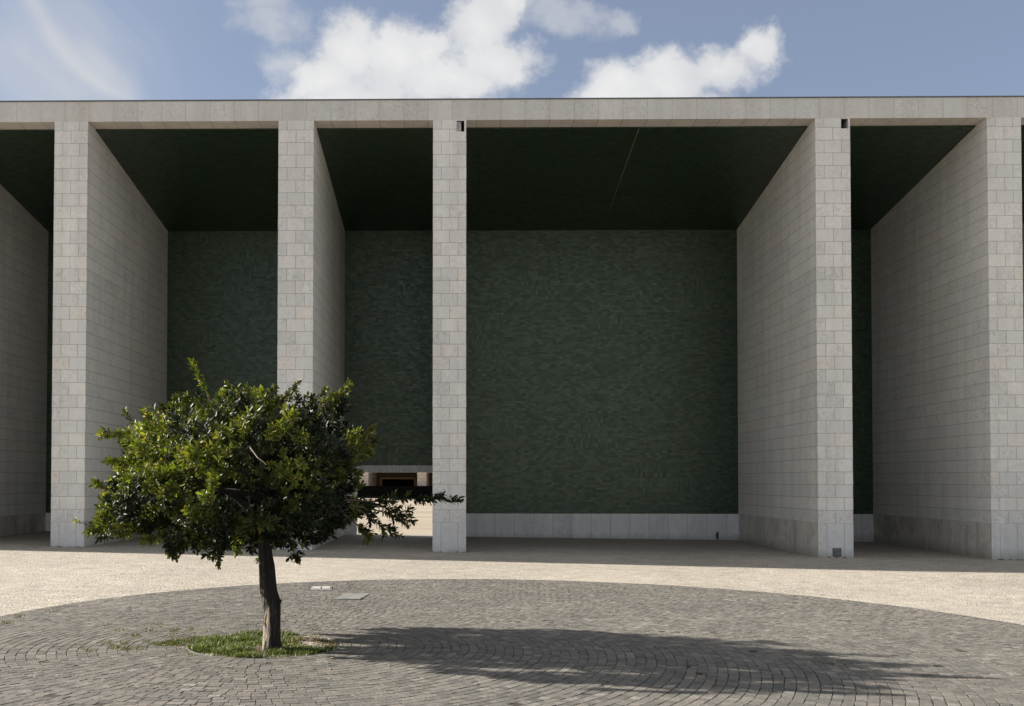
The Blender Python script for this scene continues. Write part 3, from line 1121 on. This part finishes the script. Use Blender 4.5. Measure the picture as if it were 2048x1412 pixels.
lumps = [(330, 845, 40), (390, 832, 52), (450, 825, 52), (520, 820, 50), (590, 828, 50), (640, 830, 40), (676, 806, 20),
         (290, 885, 46), (250, 872, 20), (350, 900, 70), (430, 900, 85), (520, 900, 90), (610, 895, 75), (678, 888, 50), (722, 888, 30),
         (275, 955, 55), (235, 1005, 42), (330, 980, 80), (430, 990, 90), (530, 990, 90), (620, 975, 80), (690, 955, 38),
         (235, 1040, 42), (203, 1055, 26), (290, 1035, 55), (370, 1045, 60), (450, 1050, 55), (540, 1050, 52), (615, 1045, 52),
         (680, 1025, 32), (735, 1012, 24),
         (350, 1092, 22), (425, 1095, 24), (500, 1078, 28), (600, 1085, 24), (648, 1066, 22), (560, 1074, 18)]
DEPTH = 1.45
YOFF = 0.50
allL = []
for (x, y, r_) in lumps:
    e = 1 - ((x - 460) / 330.0) ** 2 * 0.9 - ((y - 960) / 230.0) ** 2 * 0.35
    ext = DEPTH * math.sqrt(max(0.02, e))
    nl = 1 if ext < 0.3 else 3 if ext < 0.8 else 5
    for k in range(nl):
        f = 0 if nl == 1 else (2 * k / (nl - 1) - 1)
        if abs(f) > 0.3 and random.random() < 0.30:
            continue
        dy = YOFF * (1 if nl > 1 else 0.3) + f * (ext - r_ / pxm * 0.6) + random.uniform(-0.08, 0.08)
        # the outer layers are a bit smaller and pulled toward the middle, like a dome
        pull = 0.22 * abs(f) ** 2
        px = x + (460 - x) * pull * 0.5 + random.uniform(-12, 12) * (abs(f) > 0)
        py = y + (965 - y) * pull + random.uniform(-10, 10) * (abs(f) > 0)
        rr = r_ * (0.94 - 0.24 * abs(f))
        c = tp(px, py, dy)
        allL.append((c, rr / pxm * (TY + dy - CAM.y) / (TY - CAM.y)))
centre = tp(480, 985, YOFF)
# main limbs and smaller boughs reaching the leaf masses
LB = [l for l in allL if l[1] > 0.18]
random.shuffle(LB)
limb_targets = [tp(300, 900, 0.2), tp(390, 860, 0.9), tp(470, 850, -0.4), tp(590, 860, 0.5), tp(690, 870, 0.1), tp(270, 1010, -0.1),
                tp(400, 960, -0.8), tp(640, 960, -0.6), tp(600, 950, 1.1), tp(420, 980, 1.3), tp(760, 1010, 0.1), tp(540, 830, 0.9)]
limb_pts = []
for i, tg in enumerate(limb_targets):
    st = fork[1 + i % 3].copy()
    mid = st.lerp(tg, 0.45) + Vector((random.uniform(-.06, .06), random.uniform(-.06, .06), 0.10))
    P_, R_ = smooth_path([st, st.lerp(mid, .5) + Vector((0, 0, 0.03)), mid, mid.lerp(tg, .55) + Vector((random.uniform(-.05, .05), 0, random.uniform(-.03, .05))), tg], [0.045, 0.036, 0.027, 0.018, 0.008], 5)
    tube(TV, TF, TS, P_, R_, 9, 0.12, i)
    limb_pts += [(p, r_) for p, r_ in zip(P_, R_)][4:]
for (c, rr) in LB[:90]:
    p, r_ = min(limb_pts, key=lambda q: (q[0] - c).length)
    dlt = c - p
    P_, R_ = smooth_path([p, p + dlt * 0.5 + Vector((random.uniform(-.05, .05), random.uniform(-.05, .05), 0.03)), c], [min(r_, 0.014), 0.009, 0.004], 4)
    tube(TV, TF, TS, P_, R_, 6)
TVl = np.array(TV) - np.array(TB)
np_mesh('trunk', TVl, TF, TS, bark_mat(), tree, smooth=True)


def leaf_mat():
    m, N, b = new_mat('evergreen_leaves')
    at = N.n('ShaderNodeAttribute', attribute_name='age_sun')
    rn = N.n('ShaderNodeAttribute', attribute_name='shade')
    old = N.ramp(rn.outputs['Fac'], [(0.0, (0.005, 0.010, 0.0035)), (0.5, (0.009, 0.016, 0.0045)), (1.0, (0.018, 0.029, 0.007))])  # near-black also stands for shade inside the crown
    young_sunlit = N.ramp(rn.outputs['Fac'], [(0.0, (0.12, 0.17, 0.022)), (0.6, (0.215, 0.255, 0.032)), (0.9, (0.34, 0.335, 0.045)), (1.0, (0.42, 0.33, 0.07))])
    col = N.mix(at.outputs['Fac'], old, young_sunlit)
    N.put(b.inputs['Base Color'], col)
    b.inputs['Roughness'].default_value = 0.47
    b.inputs['Specular IOR Level'].default_value = 0.30
    tr = N.n('ShaderNodeBsdfTranslucent')
    N.put(tr.inputs['Color'], N.mix(1.0, col, (1.5, 1.6, 0.6, 1), 'MULTIPLY'))
    ms = N.n('ShaderNodeMixShader')
    N.put(ms.inputs[0], N.math('MULTIPLY_ADD', at.outputs['Fac'], 0.22, 0.10))
    N.put(ms.inputs[1], b.outputs[0])
    N.put(ms.inputs[2], tr.outputs[0])
    N.put(m.node_tree.nodes['Material Output'].inputs[0], ms.outputs[0])
    return m


# leaf template: folded, pointed blade along +x, width along y, z up
prof_l = [(0.0, 0.0), (0.16, 0.16), (0.38, 0.30), (0.60, 0.33), (0.80, 0.22)]
tv = [(0, 0, 0), (0.5, 0, -0.05), (1.0, 0, -0.02)]
for s in (1, -1):
    for (x, y) in prof_l[1:]:
        tv.append((x, s * y * 0.62, 0.10 * y * 2 - 0.04))
tv = np.array(tv)
lf = [[0, 1, 2, 6, 5, 4, 3], [0, 7, 8, 9, 10, 2, 1]]
NLV = len(tv)
leafM, leafA, leafS = [], [], []
twV, twF, twS = [], [], []


def frame_from(dirv, upv):
    x = dirv / np.linalg.norm(dirv)
    z = upv - x * (upv @ x)
    nz_ = np.linalg.norm(z)
    z = z / nz_ if nz_ > 1e-6 else np.array([0, 0, 1.0])
    y = np.cross(z, x)
    return x, y, z


def add_leaf(p, dirv, upv, L, age_sun, sh):
    x, y, z = frame_from(dirv, upv)
    curl = rng.uniform(-0.15, 0.25)
    T = tv.copy()
    T[:, 2] -= curl * T[:, 0] ** 2
    leafM.append(p + L * (T[:, :1] * x + T[:, 1:2] * y + T[:, 2:3] * z))
    leafA.append(age_sun)
    leafS.append(sh)


def rosette(p, axis, age_sun, size=0.072, n=None, twig=True):
    p = np.array(p, float)
    axis = np.array(axis, float)
    axis /= np.linalg.norm(axis)
    n = n or int(rng.integers(6, 10))
    ref = np.array([0.3, 0.5, 0.81])
    a = np.cross(axis, ref)
    a /= np.linalg.norm(a)
    b_ = np.cross(axis, a)
    tl = rng.uniform(0.05, 0.10)
    if twig:
        tube(twV, twF, twS, [p - axis * tl, p], [0.0028, 0.0018], 3)
    ph = rng.uniform(0, 6.28)
    for k in range(n):
        f = k / n
        th = ph + k * 2.4
        base = p - axis * tl * (1 - f) * 0.9
        spread = 1.05 - 0.55 * f + rng.uniform(-.2, .2)
        rd = a * math.cos(th) + b_ * math.sin(th)
        dv = axis * math.cos(spread) + rd * math.sin(spread)
        dv = dv + np.array([0, 0, -0.08])
        upv = axis * math.sin(spread) - rd * math.cos(spread) + rng.normal(0, .25, 3)
        add_leaf(base, dv, upv, size * rng.uniform(0.7, 1.2), age_sun * rng.uniform(0.5, 1.0), rng.random())


# surface-weighted sampling of the leaf masses
cen = np.array([c[:] for c, r_ in allL])
rad = np.array([r_ for c, r_ in allL])
total = 8000
wgt = rad ** 2
wgt /= wgt.sum()
cnt = 0
gc = np.array(centre[:])
while cnt < total:
    i = rng.choice(len(rad), p=wgt)
    dv = rng.normal(0, 1, 3)
    dv /= np.linalg.norm(dv)
    q = cen[i] + dv * rad[i] * rng.uniform(0.82, 1.06)
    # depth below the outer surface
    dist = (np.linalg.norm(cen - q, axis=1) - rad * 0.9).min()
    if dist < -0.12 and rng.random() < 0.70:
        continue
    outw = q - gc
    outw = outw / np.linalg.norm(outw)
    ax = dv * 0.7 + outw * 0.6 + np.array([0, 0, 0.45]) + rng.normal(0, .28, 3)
    # fresh growth comes in groups outside; sunlit top and left painted yellower too
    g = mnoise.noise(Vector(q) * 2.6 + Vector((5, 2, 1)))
    age_sun = 0.0
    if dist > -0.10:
        age_sun = np.clip(0.16 + 1.5 * g + 0.46 * outw[2] - 0.36 * outw[0] + rng.normal(0, .16), 0, 1)
    rosette(q, ax, age_sun, 0.060)
    cnt += 1

# sprays and single shoots that stick out of the outline
def spray(pts, nros, size=0.065, age_sun=0.5, spread=0.05, rb=0.007, dy=0.0, start=0.3):
    P0 = [tp(x, y, dy) for x, y in pts]
    P_, R_ = smooth_path(P0, [rb * (1 - 0.75 * k / (len(P0) - 1)) for k in range(len(P0))], 5)
    tube(twV, twF, twS, P_, R_, 5)
    for k in range(nros):
        f = start + (1 - start) * (k + rng.random() * .8) / nros
        i = min(int(f * (len(P_) - 1)), len(P_) - 2)
        p = P_[i].lerp(P_[i + 1], f * (len(P_) - 1) - i)
        t = (P_[i + 1] - P_[i]).normalized()
        o = np.array([rng.normal(), rng.normal(), rng.normal() + .2])
        ax = np.array(t[:]) * 1.0 + o * 0.45
        q = np.array(p[:]) + o * spread * (1.1 - f * 0.6)
        rosette(q, ax, np.clip(age_sun + rng.normal(0, .2), 0, 1), size, twig=True)
    rosette(P_[-1][:], (P_[-1] - P_[-2])[:], age_sun, size)


spray([(430, 830), (412, 780), (396, 745), (384, 722)], 11, 0.062, 0.65, 0.022)
spray([(560, 800), (580, 782), (598, 764)], 5, 0.058, 0.4, 0.02)
spray([(640, 815), (672, 795), (702, 772)], 11, 0.062, 0.55, 0.035)
spray([(640, 790), (655, 778)], 3, 0.055, 0.5, 0.02)
spray([(480, 790), (450, 768)], 5, 0.060, 0.6, 0.03)
spray([(500, 800), (492, 772)], 5, 0.060, 0.6, 0.03)
spray([(530, 800), (552, 774)], 4, 0.060, 0.55, 0.03)
spray([(340, 830), (350, 795)], 8, 0.060, 0.4, 0.04)
spray([(380, 820), (372, 790)], 8, 0.060, 0.4, 0.04)
spray([(320, 860), (293, 830), (288, 820)], 6, 0.056, 0.7, 0.03)
spray([(290, 865), (258, 835), (250, 818)], 3, 0.050, 0.5, 0.015)
spray([(300, 880), (250, 866), (200, 870)], 14, 0.060, 0.6, 0.035)
spray([(280, 935), (245, 924), (215, 924)], 9, 0.062, 0.6, 0.028)
spray([(240, 990), (205, 975), (185, 968)], 9, 0.060, 0.55, 0.035)
spray([(230, 1050), (195, 1052), (176, 1068)], 10, 0.060, 0.6, 0.035)
spray([(210, 1062), (180, 1052), (150, 1040)], 1, 0.045, 0.9, 0.005, start=0.95)
spray([(690, 880), (730, 868), (750, 852)], 6, 0.058, 0.45, 0.03)
spray([(700, 895), (740, 885), (760, 880)], 5, 0.055, 0.3, 0.025)
spray([(690, 1000), (760, 1003), (815, 998), (862, 1002)], 20, 0.060, 0.05, 0.045, 0.010)
spray([(850, 1002), (880, 998), (905, 1001), (922, 1000)], 12, 0.052, 0.05, 0.022, 0.005, start=0.1)
spray([(860, 1000), (872, 992), (886, 988)], 5, 0.052, 0.05, 0.02, 0.004, start=0.1)
spray([(700, 1010), (770, 1025), (825, 1045)], 24, 0.062, 0.15, 0.075, 0.010)
spray([(720, 1020), (760, 1050), (792, 1072)], 14, 0.060, 0.15, 0.055, 0.008)
spray([(690, 1030), (725, 1060), (740, 1078)], 12, 0.062, 0.35, 0.05, 0.007)
spray([(740, 1010), (790, 1020), (818, 1030)], 9, 0.060, 0.1, 0.05, 0.006)
spray([(440, 1080), (437, 1110), (436, 1130)], 5, 0.058, 0.2, 0.025, 0.005)
spray([(345, 1080), (340, 1105), (352, 1118)], 9, 0.060, 0.15, 0.05, 0.005)
spray([(390, 1080), (388, 1105)], 7, 0.060, 0.15, 0.045, 0.005)
spray([(590, 1080), (588, 1110), (598, 1120)], 9, 0.060, 0.05, 0.035, 0.005)
spray([(470, 1080), (475, 1105)], 7, 0.062, 0.75, 0.03, 0.005, dy=-0.35)
spray([(520, 1118), (516, 1124)], 2, 0.045, 0.9, 0.01, 0.003)
spray([(425, 1010), (424, 975), (430, 950)], 12, 0.064, 0.8, 0.035, 0.005, dy=-1.05)
spray([(412, 1000), (408, 985)], 4, 0.064, 0.95, 0.02, 0.004, dy=-1.08)
spray([(395, 930), (385, 910), (380, 895)], 9, 0.064, 0.6, 0.035, 0.005, dy=-1.0)
spray([(560, 880), (570, 850), (590, 825)], 12, 0.064, 0.9, 0.04, 0.005, dy=-0.85)
spray([(540, 880), (545, 850)], 8, 0.064, 0.9, 0.03, 0.005, dy=-0.85)
spray([(690, 900), (705, 875), (718, 862)], 8, 0.060, 0.8, 0.025, 0.005, dy=-0.3)

LM = np.array(leafM).reshape(-1, 3) - np.array(TB)
nL = len(leafM)
print('leaves', nL)
fl, fs = [], []
basef = np.array(lf[0] + lf[1])
flat = (basef[None, :] + (np.arange(nL) * NLV)[:, None]).ravel()
sizes = np.tile([7, 7], nL)
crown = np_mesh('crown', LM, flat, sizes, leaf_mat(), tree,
                attr={'age_sun': np.repeat(leafA, NLV), 'shade': np.repeat(leafS, NLV)})
twl = np.array(twV) - np.array(TB)
twigm = plain('twig_bark', (0.10, 0.075, 0.045), 0.8)
# a bare pale twig among the leaves
pt = [tp(500, 895, -1.15), tp(515, 915, -1.2), tp(532, 928, -1.22)]
bV, bF, bS = [], [], []
tube(bV, bF, bS, pt, [0.004, 0.004, 0.002], 5)
np_mesh('bare_twig', np.array(bV) - np.array(TB), bF, bS, plain('pale_twig', (0.35, 0.30, 0.24), 0.7), tree)
np_mesh('twigs', twl, twF, twS, twigm, tree)


# ------------------------------------------------------------------ grass and weeds
def grass_mat(name, c0, c1, c2):
    m, N, b = new_mat(name)
    rn = N.n('ShaderNodeAttribute', attribute_name='shade')
    col = N.ramp(rn.outputs['Fac'], [(0.0, c0), (0.55, c1), (0.9, c2), (1.0, (0.30, 0.23, 0.11))])
    N.put(b.inputs['Base Color'], col)
    b.inputs['Roughness'].default_value = 0.5
    tr = N.n('ShaderNodeBsdfTranslucent')
    N.put(tr.inputs['Color'], N.mix(1.0, col, (1.3, 1.3, 0.8, 1), 'MULTIPLY'))
    ms = N.n('ShaderNodeMixShader')
    ms.inputs[0].default_value = 0.35
    N.put(ms.inputs[1], b.outputs[0])
    N.put(ms.inputs[2], tr.outputs[0])
    N.put(m.node_tree.nodes['Material Output'].inputs[0], ms.outputs[0])
    return m


def blades(name, pts, heights, shades, mat, width=0.0035, flat=0.0):
    pts = np.asarray(pts)
    n = len(pts)
    th = rng.uniform(0, 6.283, n)
    lean = rng.uniform(0.15, 0.75, n) + flat
    h = np.asarray(heights)
    dx, dy = np.cos(th), np.sin(th)
    px, py = -dy, dx
    W = width * rng.uniform(0.7, 1.5, n)
    V = np.zeros((n, 5, 3))
    for k, (f, wd) in enumerate([(0, 1), (0, -1), (0.55, 0.85), (0.55, -0.85), (1.0, 0)]):
        q = f * h
        out_ = lean * q * (0.35 + 0.65 * f)
        V[:, k, 0] = pts[:, 0] + dx * out_ + px * W * wd
        V[:, k, 1] = pts[:, 1] + dy * out_ + py * W * wd
        V[:, k, 2] = pts[:, 2] + q * np.clip(1 - 0.35 * lean * f, 0.2, 1)
    fb = np.array([0, 1, 3, 2, 2, 3, 4])
    flat_ = (fb[None, :] + (np.arange(n) * 5)[:, None]).ravel()
    return np_mesh(name, V.reshape(-1, 3), flat_, np.tile([4, 3], n), mat, attr={'shade': np.repeat(shades, 5)})


gp, gh, gs_ = [], [], []
while len(gp) < 11500:
    a, q = rng.uniform(0, 6.283), RT * math.sqrt(rng.random()) * 0.985
    x, y = TC.x + q * math.cos(a), TC.y + q * math.sin(a)
    nn = mnoise.noise(Vector((x * 4, y * 4, 2)))
    # the right-hand back of the bed is bare, littered soil
    bare = max(0.0, min(1.0, (x + 1.76) * 4.0)) * max(0.0, min(1.0, (y + 13.02) * 5.0))
    if rng.random() < bare * 0.93 or (nn < -0.08 and rng.random() < 0.75):
        continue
    gp.append((x, y, G(x, y) + 0.004))
    gh.append(max(0.012, 0.026 + 0.034 * rng.random() + 0.035 * nn) * (1 - 0.5 * bare))
    gs_.append(np.clip(rng.random() * 0.85 + nn * 0.25 + (0.12 if rng.random() < .07 else 0), 0, 1))
gmat = grass_mat('grass_blades', (0.045, 0.068, 0.012), (0.095, 0.130, 0.024), (0.17, 0.20, 0.045))
tag(blades('grass', gp, gh, gs_, gmat, 0.0028), 'short bright grass filling the round bed at the foot of the tree', 'grass', kind='stuff')

wp, wh, ws = [], [], []


def tuft(px_, py_, n, sxp, syp, h):
    for _ in range(n):
        g_ = on_ground(px_ + rng.normal(0, sxp), py_ + rng.normal(0, syp))
        if math.hypot(g_.x - TC.x, g_.y - TC.y) < RT + 0.01:
            continue
        wp.append((g_.x, g_.y, g_.z + 0.004))
        wh.append(h * rng.uniform(0.5, 1.3))
        ws.append(rng.uniform(0.1, 1.0))


tuft(328, 1290, 600, 11, 2.2, 0.026)
tuft(352, 1288, 900, 14, 3, 0.030)
tuft(374, 1286, 600, 9, 3.5, 0.030)
tuft(345, 1272, 160, 14, 4, 0.022)
tuft(392, 1279, 250, 8, 2.5, 0.028)
for (a, b_, n_) in [(230, 1297, 90), (252, 1300, 110), (215, 1289, 40), (268, 1273, 50), (300, 1262, 60), (240, 1262, 40), (350, 1262, 70), (385, 1262, 40),
                    (180, 1304, 30), (410, 1308, 40), (205, 1252, 25), (320, 1252, 40), (295, 1285, 25), (160, 1300, 20), (630, 1262, 25), (690, 1288, 20),
                    (275, 1300, 40), (380, 1312, 35), (12, 1247, 80), (40, 1235, 50), (100, 1224, 40), (250, 1290, 60), (710, 1180, 25), (700, 1174, 30),
                    (606, 1178, 25), (662, 1200, 30), (672, 1205, 30), (580, 1182, 15)]:
    tuft(a, b_, int(n_ * 1.8), 7, 2.2, 0.026)
# moss and seedlings along the seam between dark and pale paving
for k in range(900):
    a = rng.uniform(-0.2, math.pi + 0.2)
    if mnoise.noise(Vector((a * 9, 3, 1))) < -0.02:
        continue
    q = RB + rng.normal(0.0, 0.02)
    x, y = BC.x + q * math.cos(a), BC.y + q * math.sin(a)
    wp.append((x, y, G(x, y)))
    wh.append(rng.uniform(0.006, 0.016))
    ws.append(rng.uniform(0.2, 1.0))
# small stuff growing in the joints around the tree
for k in range(2200):
    a = rng.uniform(0, 6.283)
    q = RT + abs(rng.normal(0, 1.0))
    x, y = TC.x + q * math.cos(a), TC.y + q * math.sin(a)
    if mnoise.noise(Vector((x * 1.7, y * 1.7, 5))) < 0.12 - (0.15 if x < TC.x else 0):
        continue
    wp.append((x, y, G(x, y) + 0.004))
    wh.append(rng.uniform(0.010, 0.022))
    ws.append(rng.uniform(0.2, 1.0))
for (x0, x1) in fins:
    for k in range(26):
        x = rng.uniform(x0, x1) if k < 14 else x0 + (x1 - x0) * rng.choice([0.25, 0.5, 0.75]) + rng.normal(0, .02)
        if mnoise.noise(Vector((x * 7, 1, 1))) < -0.05:
            continue
        for _ in range(8):
            xx = x + rng.normal(0, 0.012)
            wp.append((xx, -0.006 - abs(rng.normal(0, 0.012)), G(xx, 0)))
            wh.append(rng.uniform(0.010, 0.035))
            ws.append(rng.uniform(0.0, 0.6))
wmat = grass_mat('weed_blades', (0.040, 0.065, 0.014), (0.085, 0.115, 0.028), (0.16, 0.15, 0.05))
tag(blades('weeds', wp, wh, ws, wmat, 0.0032, 0.2), 'low weeds growing in the joints between the grey setts', 'weeds', kind='stuff')

# dry fallen leaves in the bed and on the setts
fv, fsh = [], []
leafM2 = []
for k in range(420):
    if k < 260:
        x, y = TC.x + rng.uniform(-0.1, 0.68), TC.y + rng.uniform(-0.1, 0.55)
        if math.hypot(x - TC.x, y - TC.y) > RT - 0.03:
            continue
        z = G(x, y) + 0.018
    else:
        a = rng.uniform(0, 6.283)
        q = RT + abs(rng.normal(0, 1.1))
        x, y = TC.x + q * math.cos(a), TC.y + q * math.sin(a)
        if k > 330 and x > TC.x + 2.5:
            continue
        z = G(x, y) + 0.021
    dv = rng.normal(0, 1, 3)
    dv[2] *= 0.12
    xx, yy, zz = frame_from(dv, np.array([rng.normal(0, .25), rng.normal(0, .25), 1]))
    leafM2.append(np.array([x, y, z + .004]) + rng.uniform(.025, .05) * (tv[:, :1] * xx + tv[:, 1:2] * yy + tv[:, 2:3] * zz))
    fsh.append(rng.random())
n2 = len(leafM2)
flat = (basef[None, :] + (np.arange(n2) * NLV)[:, None]).ravel()
m, N, b = new_mat('dry_leaf')
rn = N.n('ShaderNodeAttribute', attribute_name='shade')
N.put(b.inputs['Base Color'], N.ramp(rn.outputs['Fac'], [(0, (0.10, 0.06, 0.03)), (0.6, (0.22, 0.13, 0.06)), (1.0, (0.33, 0.24, 0.14))]))
b.inputs['Roughness'].default_value = 0.7
tag(np_mesh('fallen_leaves', np.array(leafM2).reshape(-1, 3), flat, np.tile([7, 7], n2), m, attr={'shade': np.repeat(fsh, NLV)}),
    'dry brown fallen leaves scattered over the bed and the setts', 'leaves', kind='stuff')
